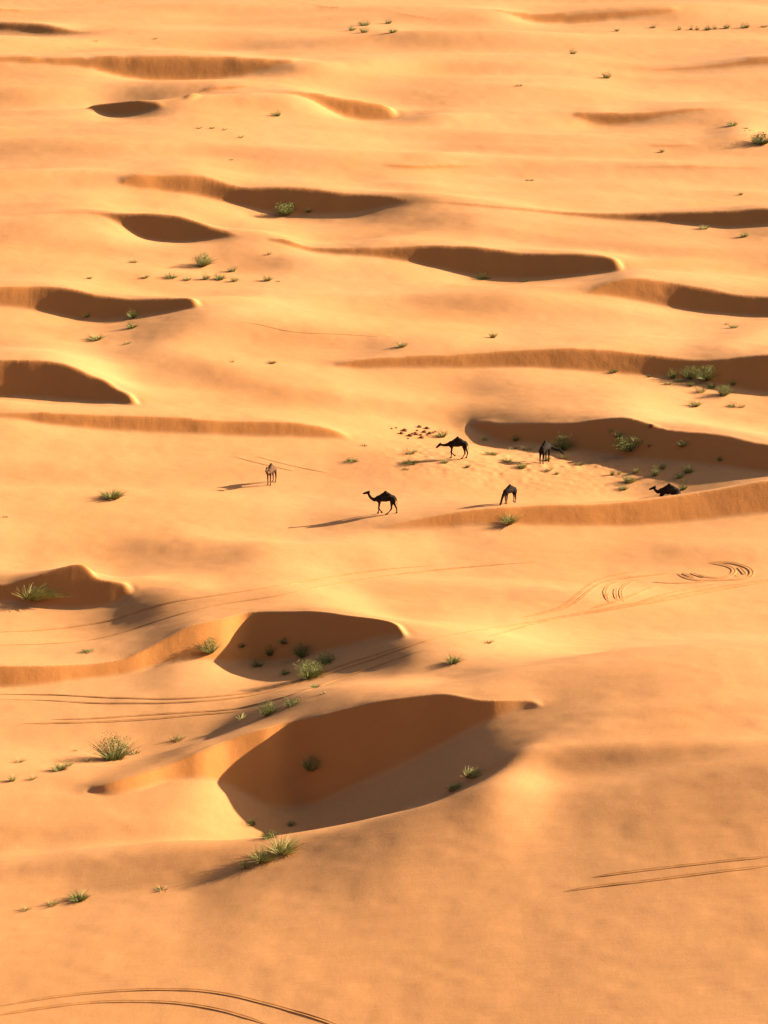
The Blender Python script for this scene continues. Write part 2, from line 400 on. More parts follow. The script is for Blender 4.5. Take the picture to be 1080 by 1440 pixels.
def grid_mesh(name):
    me = bpy.data.meshes.new(name)
    co = np.empty((NR * NC, 3), np.float32)
    co[:, 0] = X.ravel(); co[:, 1] = Y.ravel(); co[:, 2] = Z.ravel()
    idx = np.arange(NR * NC, dtype=np.int32).reshape(NR, NC)
    q = np.stack([idx[:-1, :-1], idx[:-1, 1:], idx[1:, 1:], idx[1:, :-1]], -1).reshape(-1)
    nf = (NR - 1) * (NC - 1)
    me.vertices.add(NR * NC); me.vertices.foreach_set('co', co.ravel())
    me.loops.add(nf * 4); me.loops.foreach_set('vertex_index', q)
    me.polygons.add(nf); me.polygons.foreach_set('loop_start', np.arange(0, nf * 4, 4, dtype=np.int32))
    me.polygons.foreach_set('use_smooth', np.ones(nf, bool))
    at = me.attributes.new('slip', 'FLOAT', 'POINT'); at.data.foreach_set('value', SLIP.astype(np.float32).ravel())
    me.update(calc_edges=True)
    return me

def sand_material():
    m = bpy.data.materials.new('sand'); m.use_nodes = True
    nt = m.node_tree; N = nt.nodes; L = nt.links
    b = N['Principled BSDF']; b.inputs['Roughness'].default_value = 0.95; b.inputs['Specular IOR Level'].default_value = 0.08
    tc = N.new('ShaderNodeTexCoord')
    def noise(scale, detail, vec=(1, 1, 1), rough=.55):
        mp = N.new('ShaderNodeMapping'); mp.inputs['Scale'].default_value = vec
        L.new(tc.outputs['Object'], mp.inputs['Vector'])
        n = N.new('ShaderNodeTexNoise'); n.inputs['Scale'].default_value = scale; n.inputs['Detail'].default_value = detail
        n.inputs['Roughness'].default_value = rough
        L.new(mp.outputs['Vector'], n.inputs['Vector']); return n
    big = noise(0.045, 5, (1, .6, 1)); fine = noise(3.0, 6, (1, .5, 1), .7)
    mix1 = N.new('ShaderNodeMix'); mix1.data_type = 'RGBA'
    mix1.inputs['A'].default_value = SAND_A; mix1.inputs['B'].default_value = SAND_B
    rmp = N.new('ShaderNodeMapRange'); rmp.inputs['From Min'].default_value = .35; rmp.inputs['From Max'].default_value = .65
    L.new(big.outputs['Fac'], rmp.inputs['Value']); L.new(rmp.outputs['Result'], mix1.inputs['Factor'])
    mix2 = N.new('ShaderNodeMix'); mix2.data_type = 'RGBA'; mix2.blend_type = 'MULTIPLY'
    mix2.inputs['Factor'].default_value = 1
    r2 = N.new('ShaderNodeMapRange'); r2.inputs['From Min'].default_value = .3; r2.inputs['From Max'].default_value = .7
    r2.inputs['To Min'].default_value = .94; r2.inputs['To Max'].default_value = 1.05
    L.new(fine.outputs['Fac'], r2.inputs['Value'])
    L.new(mix1.outputs['Result'], mix2.inputs['A']); L.new(r2.outputs['Result'], mix2.inputs['B'])
    # avalanche faces: a deeper orange, darkened further to stand in for slanting sunlight
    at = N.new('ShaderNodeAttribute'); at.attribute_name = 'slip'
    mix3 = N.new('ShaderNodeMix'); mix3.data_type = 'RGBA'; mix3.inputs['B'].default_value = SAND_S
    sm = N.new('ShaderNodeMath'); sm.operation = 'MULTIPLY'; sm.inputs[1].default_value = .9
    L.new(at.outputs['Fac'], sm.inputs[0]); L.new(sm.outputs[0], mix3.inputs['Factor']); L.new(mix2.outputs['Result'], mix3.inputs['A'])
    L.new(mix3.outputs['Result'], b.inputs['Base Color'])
    # wind ripples and grains on the open sand, downhill streaks on the avalanche faces
    rip = noise(1.5, 6, (.22, 2.3, 1), .68); grain = noise(7.0, 3, (1, .6, 1), .7); lump = noise(.55, 4, (.6, 1, 1), .6)
    bp0 = N.new('ShaderNodeBump'); bp0.inputs['Strength'].default_value = .55; bp0.inputs['Distance'].default_value = .02
    L.new(lump.outputs['Fac'], bp0.inputs['Height'])
    bp = N.new('ShaderNodeBump'); bp.inputs['Strength'].default_value = .3; bp.inputs['Distance'].default_value = .05
    L.new(rip.outputs['Fac'], bp.inputs['Height']); L.new(bp0.outputs['Normal'], bp.inputs['Normal'])
    bp1 = N.new('ShaderNodeBump'); bp1.inputs['Strength'].default_value = .25; bp1.inputs['Distance'].default_value = .03
    L.new(grain.outputs['Fac'], bp1.inputs['Height']); L.new(bp.outputs['Normal'], bp1.inputs['Normal'])
    fl = noise(1.6, 5, (.6, .36, .36), .6)
    bp2 = N.new('ShaderNodeBump'); bp2.inputs['Distance'].default_value = .10
    st_ = N.new('ShaderNodeMath'); st_.operation = 'MULTIPLY'; st_.inputs[1].default_value = .4
    L.new(at.outputs['Fac'], st_.inputs[0]); L.new(st_.outputs[0], bp2.inputs['Strength'])
    L.new(fl.outputs['Fac'], bp2.inputs['Height']); L.new(bp1.outputs['Normal'], bp2.inputs['Normal'])
    L.new(bp2.outputs['Normal'], b.inputs['Normal'])
    return m
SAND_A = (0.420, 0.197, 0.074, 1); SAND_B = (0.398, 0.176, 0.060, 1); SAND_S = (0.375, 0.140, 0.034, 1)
SAND = sand_material()
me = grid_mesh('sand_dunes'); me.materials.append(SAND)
dunes = bpy.data.objects.new('sand_dunes', me); C.objects.link(dunes)
dunes['kind'] = 'structure'; dunes['label'] = 'orange sand dunes with shaded slip faces filling the whole view'
# ================================================================== helpers for things
import bmesh
from mathutils import Vector, Matrix, noise as mnoise

def mat(name, col, rough=.85, var=.25, scale=6.0, spec=.1):
    m = bpy.data.materials.new(name); m.use_nodes = True
    nt = m.node_tree; b = nt.nodes['Principled BSDF']
    b.inputs['Roughness'].default_value = rough; b.inputs['Specular IOR Level'].default_value = spec
    tc = nt.nodes.new('ShaderNodeTexCoord'); n = nt.nodes.new('ShaderNodeTexNoise')
    n.inputs['Scale'].default_value = scale; n.inputs['Detail'].default_value = 4
    r = nt.nodes.new('ShaderNodeValToRGB')
    r.color_ramp.elements[0].position = .3; r.color_ramp.elements[1].position = .7
    r.color_ramp.elements[0].color = (*[c * (1 - var) for c in col], 1)
    r.color_ramp.elements[1].color = (*[min(1, c * (1 + var)) for c in col], 1)
    nt.links.new(tc.outputs['Object'], n.inputs['Vector']); nt.links.new(n.outputs['Fac'], r.inputs['Fac'])
    nt.links.new(r.outputs['Color'], b.inputs['Base Color'])
    return m

M_GREEN = mat('leaf_green', (.17, .18, .04), .7, .35, 3)
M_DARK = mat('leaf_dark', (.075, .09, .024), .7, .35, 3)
M_PALE = mat('leaf_pale', (.29, .27, .10), .7, .3, 3)
M_STRAW = mat('straw', (.36, .25, .09), .8, .3, 3)
M_STEM = mat('woody_stem', (.10, .065, .03), .9, .3, 5)
M_BLACK = mat('black_hair', (.016, .011, .008), .9, .5, 5, .05)
M_BROWN = mat('brown_hair', (.085, .04, .016), .85, .35, 4)
M_CLOD = mat('dark_clod', (.16, .07, .027), .95, .35, 6)
M_RUT = mat('churned_sand', (.345, .150, .047), .95, .15, 2)

def add_obj(name, me, parent=None):
    o = bpy.data.objects.new(name, me); C.objects.link(o)
    if parent is not None: o.parent = parent
    return o

# ------------------------------------------------------------------ camels
def chain(bm, pts):
    """overlapping balls along a path of (x, y, z, r); the remesher fuses them into one skin"""
    for (a, b) in zip(pts[:-1], pts[1:]):
        a = np.array(a, float); b = np.array(b, float)
        L = np.linalg.norm(b[:3] - a[:3]); n = max(2, int(L / (0.35 * min(a[3], b[3]))) + 1)
        for i in range(n + 1):
            p = a + (b - a) * i / n
            bmesh.ops.create_icosphere(bm, subdivisions=2, radius=p[3], matrix=Matrix.Translation(p[:3]))

def ball(bm, c, r):
    bmesh.ops.create_icosphere(bm, subdivisions=3, radius=1, matrix=Matrix.Translation(c) @ Matrix.Diagonal((*r, 1)))

def camel(name, neck, legs, material, at, heading, size, couched=False):
    """one dromedary, nose along +x; neck: path from chest to muzzle, legs: four paths from body to foot"""
    bm = bmesh.new()
    dz = 0.0 if not couched else -0.72
    T = lambda p: (p[0], p[1], p[2] + dz, p[3])
    chain(bm, [T(p) for p in ((.66, 0, 1.38, .25), (.40, 0, 1.40, .31), (.05, 0, 1.42, .34), (-.28, 0, 1.44, .30), (-.56, 0, 1.40, .26), (-.68, 0, 1.34, .20))])
    chain(bm, [T(p) for p in ((.36, 0, 1.56, .22), (.12, 0, 1.74, .20), (.06, 0, 1.90, .13), (.05, 0, 1.99, .07))])
    chain(bm, [T(p) for p in ((-.30, 0, 1.60, .20), (-.02, 0, 1.78, .18), (.04, 0, 1.93, .11))])
    ball(bm, (.60, 0, 1.16 + dz), (.20, .16, .16))                       # brisket
    for sy in (-1, 1):
        ball(bm, (-.58, .15 * sy, 1.20 + dz), (.24, .13, .32))           # thighs
        ball(bm, (.56, .17 * sy, 1.28 + dz), (.18, .10, .26))            # shoulders
    chain(bm, [T(p) for p in ((-.82, 0, 1.42, .05), (-.90, .02, 1.20, .035), (-.90, .03, .98, .03), (-.89, .03, .88, .045))])   # tail
    chain(bm, [T(p) for p in neck])
    # head: skull, long muzzle with a hanging lip, ears, brow
    p0 = Vector(neck[-1][:3]); p1 = Vector(neck[-2][:3]); p0.z += dz; p1.z += dz
    hd = Vector(neck[-1][4:7]).normalized()
    up = Vector((0, 0, 1)) - hd * hd.z; up.normalize(); side = hd.cross(up)
    q = lambda a, b, c: p0 + hd * a + up * b + side * c
    chain(bm, [(*q(-.06, .01, 0), .115), (*q(.10, .0, 0), .10), (*q(.26, -.02, 0), .075), (*q(.38, -.035, 0), .068), (*q(.43, -.06, 0), .05)])
    chain(bm, [(*q(.08, -.07, 0), .06), (*q(.34, -.10, 0), .045)])
    for s_ in (-1, 1):
        chain(bm, [(*q(-.09, .08, .07 * s_), .035), (*q(-.14, .16, .10 * s_), .028)])
        ball(bm, tuple(q(.10, .075, .07 * s_)), (.035, .035, .035))
    for lg in legs:
        chain(bm, lg)
        fx, fy, fz, fr = lg[-1]
        ball(bm, (fx + .04, fy, fz + .0), (.11, .085, .06))
    me = bpy.data.meshes.new(name); bm.to_mesh(me); bm.free()
    o = add_obj(name, me)
    md = o.modifiers.new('skin', 'REMESH'); md.mode = 'VOXEL'; md.voxel_size = .028
    sm = o.modifiers.new('smooth', 'SMOOTH'); sm.factor = .5; sm.iterations = 4
    dg = bpy.context.evaluated_depsgraph_get()
    me2 = bpy.data.meshes.new_from_object(o.evaluated_get(dg))
    o.modifiers.clear(); o.data = me2; me2.name = name; bpy.data.meshes.remove(me)
    me2.materials.clear(); me2.materials.append(material)
    for p in me2.polygons: p.use_smooth = True
    o.location = at; o.rotation_euler = (0, 0, math.radians(heading)); o.scale = (size,) * 3
    return o

def leg(x0, z0, x1, z1, x2, z2, y, hind=False):
    top = .15 if hind else .125
    return [(x0, y, z0, top), ((x0 * .55 + x1 * .45), y, (z0 * .55 + z1 * .45), .10 if hind else .085), (x1, y, z1, .072), ((x1 + x2) / 2, y, (z1 + z2) / 2, .05), (x2, y, max(z2, .055), .055)]

UPNECK = [(.70, 0, 1.36, .22, 1, 0, 0), (.98, 0, 1.26, .16, 1, 0, 0), (1.24, 0, 1.40, .125, 1, 0, 0), (1.42, 0, 1.66, .11, 1, 0, 0), (1.50, 0, 1.90, .10, 1, 0, -.12)]
neck4 = lambda L: [p[:4] for p in L]
def mk(name, NECK, legs, m, u, v, heading, size, label, du=0, couched=False, sink=0.0, at=None):
    x, y, z = at or ground(u, v)
    nk = [p[:4] for p in NECK[:-1]] + [NECK[-1]]
    o = camel(name, [tuple(p) for p in NECK], legs, m, (x, y, z - sink), heading, size, couched)
    o['label'] = label; o['category'] = 'camel'; o['group'] = 'camels grazing between the dunes'
    return o
# chain() wants four numbers per point
_chain = chain
def chain(bm, pts): _chain(bm, [tuple(p[:4]) for p in pts])

STAND = [leg(.56, 1.15, .60, .56, .60, 0, .16), leg(.52, 1.15, .50, .56, .46, 0, -.16), leg(-.56, 1.1, -.66, .52, -.58, 0, .16, True), leg(-.58, 1.1, -.74, .52, -.70, 0, -.16, True)]
WALK1 = [leg(.58, 1.15, .60, .56, .65, 0, -.15), leg(.54, 1.15, .62, .54, .33, .20, .15), leg(-.46, 1.1, -.44, .52, -.06, 0, .16, True), leg(-.58, 1.1, -.86, .48, -.90, 0, -.16, True)]
mk('camel', UPNECK, WALK1, M_BLACK, 543, 723, 180, 1.08, 'black camel walking left with its head raised, on the open flat sand')
NECK2 = [(.70, 0, 1.36, .22), (1.00, 0, 1.27, .15), (1.28, 0, 1.24, .12), (1.50, 0, 1.28, .11), (1.62, 0, 1.30, .10, .85, 0, -.6)]
WALK2 = [leg(.54, 1.15, .57, .56, .60, 0, -.15), leg(.54, 1.15, .62, .60, .25, .32, .15), leg(-.52, 1.1, -.62, .55, -.34, 0, .16, True), leg(-.62, 1.1, -.86, .52, -.76, 0, -.16, True)]
mk('camel', NECK2, WALK2, M_BLACK, 644, 645, 180, 1.10, 'black camel with lowered neck and one foreleg lifted, beside the heap of dark clods')
NECK3 = [(.70, 0, 1.36, .22), (.92, -.22, 1.22, .16), (1.02, -.52, 1.08, .125), (1.04, -.80, 1.02, .11), (1.04, -.98, 1.02, .10, .15, -1, -.75)]
mk('camel', NECK3, STAND, M_BLACK, 766, 651, 62, 1.12, 'black camel seen from behind, head turned right to browse a pale shrub')
NECK4 = [(.70, 0, 1.34, .21), (.98, .02, 1.06, .15), (1.18, .05, .74, .12), (1.30, .08, .46, .11), (1.34, .09, .36, .10, .75, .1, -.7)]
mk('camel', NECK4, STAND, M_BLACK, 717, 708, 222, .90, 'small dark camel grazing head down just behind the lit dune edge')
FOLD = [[(.58, .17 * s, .42, .12), (.74, .19 * s, .20, .09), (.42, .20 * s, .07, .06)] for s in (-1, 1)] + [[(-.55, .20 * s, .45, .16), (-.25, .26 * s, .30, .10), (-.62, .28 * s, .10, .07)] for s in (-1, 1)]
NECK5 = [(.70, 0, 1.36, .22), (1.00, 0, 1.28, .15), (1.20, 0, 1.44, .12), (1.28, 0, 1.60, .11), (1.30, 0, 1.66, .10, 1, 0, -.25)]
def behind(u, v, back):
    """a point `back` metres beyond the sand seen at a pixel, on the same line of sight in plan"""
    x, y, z = ground(u, v); k = (y + back) / y
    return (x * k, y * k, zat(x * k, y * k))
mk('camel', NECK5, FOLD, M_BLACK, 941, 697, 180, 1.10, 'black camel lying down at the right, half hidden behind the dune edge', couched=True, at=behind(941, 706, 4.2))
NECK6 = [(.70, 0, 1.36, .22), (.96, .03, 1.30, .16), (1.16, .07, 1.46, .125), (1.26, .12, 1.68, .11), (1.30, .14, 1.84, .10, 1, .1, -.25)]
mk('camel', NECK6, STAND, M_BROWN, 382, 680, 248, 1.0, 'lone brown camel standing face on, on the bright flat sand at the left')

# ------------------------------------------------------------------ grass and shrubs
def blades(bm, n, rng, R, Hh, lean=(0, 0), spread=.8, wid=.03, mats=(0,), droop=.35, base=.35):
    for i in range(n):
        a = rng.uniform(0, 2 * math.pi); r = R * base * math.sqrt(rng.random())
        p = Vector((r * math.cos(a), r * math.sin(a), -.06))
        out = Vector((math.cos(a), math.sin(a), 0)); k = spread * (r / (R * base)) * rng.uniform(.5, 1.2) + rng.uniform(0, .25)
        L = Hh * rng.uniform(.55, 1.1)
        d = (Vector((0, 0, 1)) + out * k + Vector((lean[0], lean[1], 0)) * rng.uniform(.6, 1.2)).normalized()
        w = wid * rng.uniform(.6, 1.3); sdir = d.cross(Vector((rng.uniform(-1, 1), rng.uniform(-1, 1), .2))).normalized() * w
        ps = []
        for j in range(4):
            f = j / 3
            c = p + d * (L * f) + (out * k * .5 + Vector((lean[0], lean[1], 0)) * .5 - Vector((0, 0, droop))) * (L * f * f * .5)
            ww = (1 - f * .92)
            ps.append((bm.verts.new(c - sdir * ww), bm.verts.new(c + sdir * ww)))
        mi = rng.choice(mats)
        for (a0, a1), (b0, b1) in zip(ps[:-1], ps[1:]):
            fc = bm.faces.new((a0, a1, b1, b0)); fc.material_index = mi

def leaves(bm, n, rng, R, Hh, size, mats, lobes=5):
    """leafy shrub: small leaf faces in a few uneven clumps with gaps between"""
    cs = [(rng.uniform(-.6, .6) * R, rng.uniform(-.6, .6) * R, rng.uniform(.35, .8) * Hh, rng.uniform(.28, .5) * R) for _ in range(lobes)]
    for i in range(n):
        cx, cy, cz, cr = rng.choice(cs)
        v = Vector((rng.gauss(0, 1), rng.gauss(0, 1), rng.gauss(0, 1))).normalized() * cr * rng.uniform(.5, 1.1)
        c = Vector((cx + v.x, cy + v.y, min(max(.02, cz + v.z * .8), Hh * 1.02)))
        d = (v.normalized() + Vector((rng.uniform(-1, 1), rng.uniform(-1, 1), rng.uniform(-.3, 1)))).normalized()
        s = d.cross(Vector((rng.uniform(-1, 1), rng.uniform(-1, 1), rng.uniform(-1, 1)))).normalized()
        L = size * rng.uniform(.6, 1.4)
        f = bm.faces.new([bm.verts.new(c - s * L * .25), bm.verts.new(c + d * L * .5 - s * L * .1), bm.verts.new(c + d * L), bm.verts.new(c + d * L * .5 + s * L * .3)])
        f.material_index = rng.choice(mats)

def proto_mesh(name, fn, mats):
    bm = bmesh.new(); fn(bm); me = bpy.data.meshes.new(name); bm.to_mesh(me); bm.free()
    for m in mats: me.materials.append(m)
    return me
R_ = random.Random(5)
GM = [M_GREEN, M_DARK, M_PALE, M_STRAW]
# unit plants: about 1 m wide, 0.6 m high
PROTO = {}
for k in range(3):
    PROTO['tuft%d' % k] = proto_mesh('grass_tuft', lambda bm: blades(bm, 200, R_, .5, .55, lean=(.2, 0), spread=.9, wid=.013, mats=(0, 0, 2, 2, 3)), GM)
    PROTO['pale%d' % k] = proto_mesh('grass_tuft', lambda bm: blades(bm, 100, R_, .5, .62, lean=(.35, .1), spread=.8, wid=.012, mats=(2, 2, 3, 3, 0)), GM)
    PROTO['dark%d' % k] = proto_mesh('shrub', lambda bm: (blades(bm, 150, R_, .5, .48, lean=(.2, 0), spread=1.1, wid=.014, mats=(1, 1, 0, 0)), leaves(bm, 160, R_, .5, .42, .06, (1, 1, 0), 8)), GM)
    PROTO['bush%d' % k] = proto_mesh('shrub', lambda bm: (blades(bm, 190, R_, .5, .58, lean=(.3, .05), spread=.9, wid=.013, mats=(0, 0, 1, 2, 2)), leaves(bm, 170, R_, .5, .5, .06, (0, 0, 1, 2), 9)), GM)
    PROTO['dry%d' % k] = proto_mesh('dry_tuft', lambda bm: blades(bm, 60, R_, .5, .32, spread=1.4, wid=.022, mats=(3, 3, 2, 1)), GM)
    PROTO['wind%d' % k] = proto_mesh('grass_tuft', lambda bm: blades(bm, 150, R_, .5, .6, lean=(1.1, .15), spread=.7, wid=.02, mats=(2, 2, 0, 3), droop=.25), GM)
PR = random.Random(11)

def sprout(kind, u, v, w, h, label, group=None, big=False):
    x, y, z = ground(u, v)
    mpp = math.sqrt(x * x + y * y + (H - z) ** 2) / F          # metres per pixel there
    W = w * mpp * 1.0; hh = h * mpp * 1.2
    i = PR.randrange(3)
    nm = {'tuft': 'grass_tuft', 'pale': 'grass_tuft', 'wind': 'grass_tuft', 'dark': 'shrub', 'bush': 'shrub', 'dry': 'dry_tuft'}[kind]
    rz = PR.uniform(0, 6.28) if kind not in ('wind', 'pale') else PR.uniform(-.4, .4)
    rng = random.Random(int(u * 7 + v * 13))
    if big:
        # the plants that show largest: stems, green crown and dry blades apart
        o = bpy.data.objects.new(nm, None); C.objects.link(o); o.empty_display_size = .2
        o.location = (x, y, z); o.rotation_euler = (0, 0, rz)
        if kind == 'wind': o.scale = (1.5, .7, 1)
        pm = {'bush': ((0, 0, 0, 1, 1, 2), (3, 2)), 'dark': ((1, 1, 1, 0), (1, 3)), 'tuft': ((0, 0, 2, 1), (3, 2)), 'pale': ((2, 2, 0), (3, 3, 2)), 'wind': ((2, 2, 0), (3, 3, 2))}[kind]
        lean = (0.9, .1) if kind == 'wind' else ((.35, .1) if kind == 'pale' else (0.05, 0))
        if kind in ('bush', 'dark'):
            crown = proto_mesh('foliage', lambda bm: leaves(bm, 1500 if kind == 'bush' else 1100, rng, W * .58, hh * .9, W * .045, pm[0], 16), GM)
            stem = proto_mesh('stems', lambda bm: blades(bm, 320, rng, W * .55, hh * .95, (.3, .1), 1.0, W * .009, pm[0] + (2, 2)), GM)
            add_obj('foliage', crown, o); add_obj('stems', stem, o)
        else:
            crown = proto_mesh('green_blades', lambda bm: blades(bm, 260, rng, W * .5, hh, lean, 1.0, W * .012, pm[0]), GM)
            dry = proto_mesh('dry_blades', lambda bm: blades(bm, 110, rng, W * .55, hh * .8, lean, 1.3, W * .012, pm[1]), GM)
            add_obj('green_blades', crown, o); add_obj('dry_blades', dry, o)
    else:
        o = add_obj(nm, PROTO['%s%d' % (kind, i)])
        o.location = (x, y, z); o.rotation_euler = (0, 0, rz); o.scale = (W, W, hh / .6 if kind != 'dry' else hh / .35)
    o['label'] = label; o['category'] = 'shrub' if nm == 'shrub' else 'grass tuft'
    if group: o['group'] = group
    return o
G_NEAR = 'grass tufts on the near dune crests'
G_MID = 'plants round the camels'
G_FAR = 'small plants on the far sands'
G_SHADE = 'shrubs in the shaded hollows'
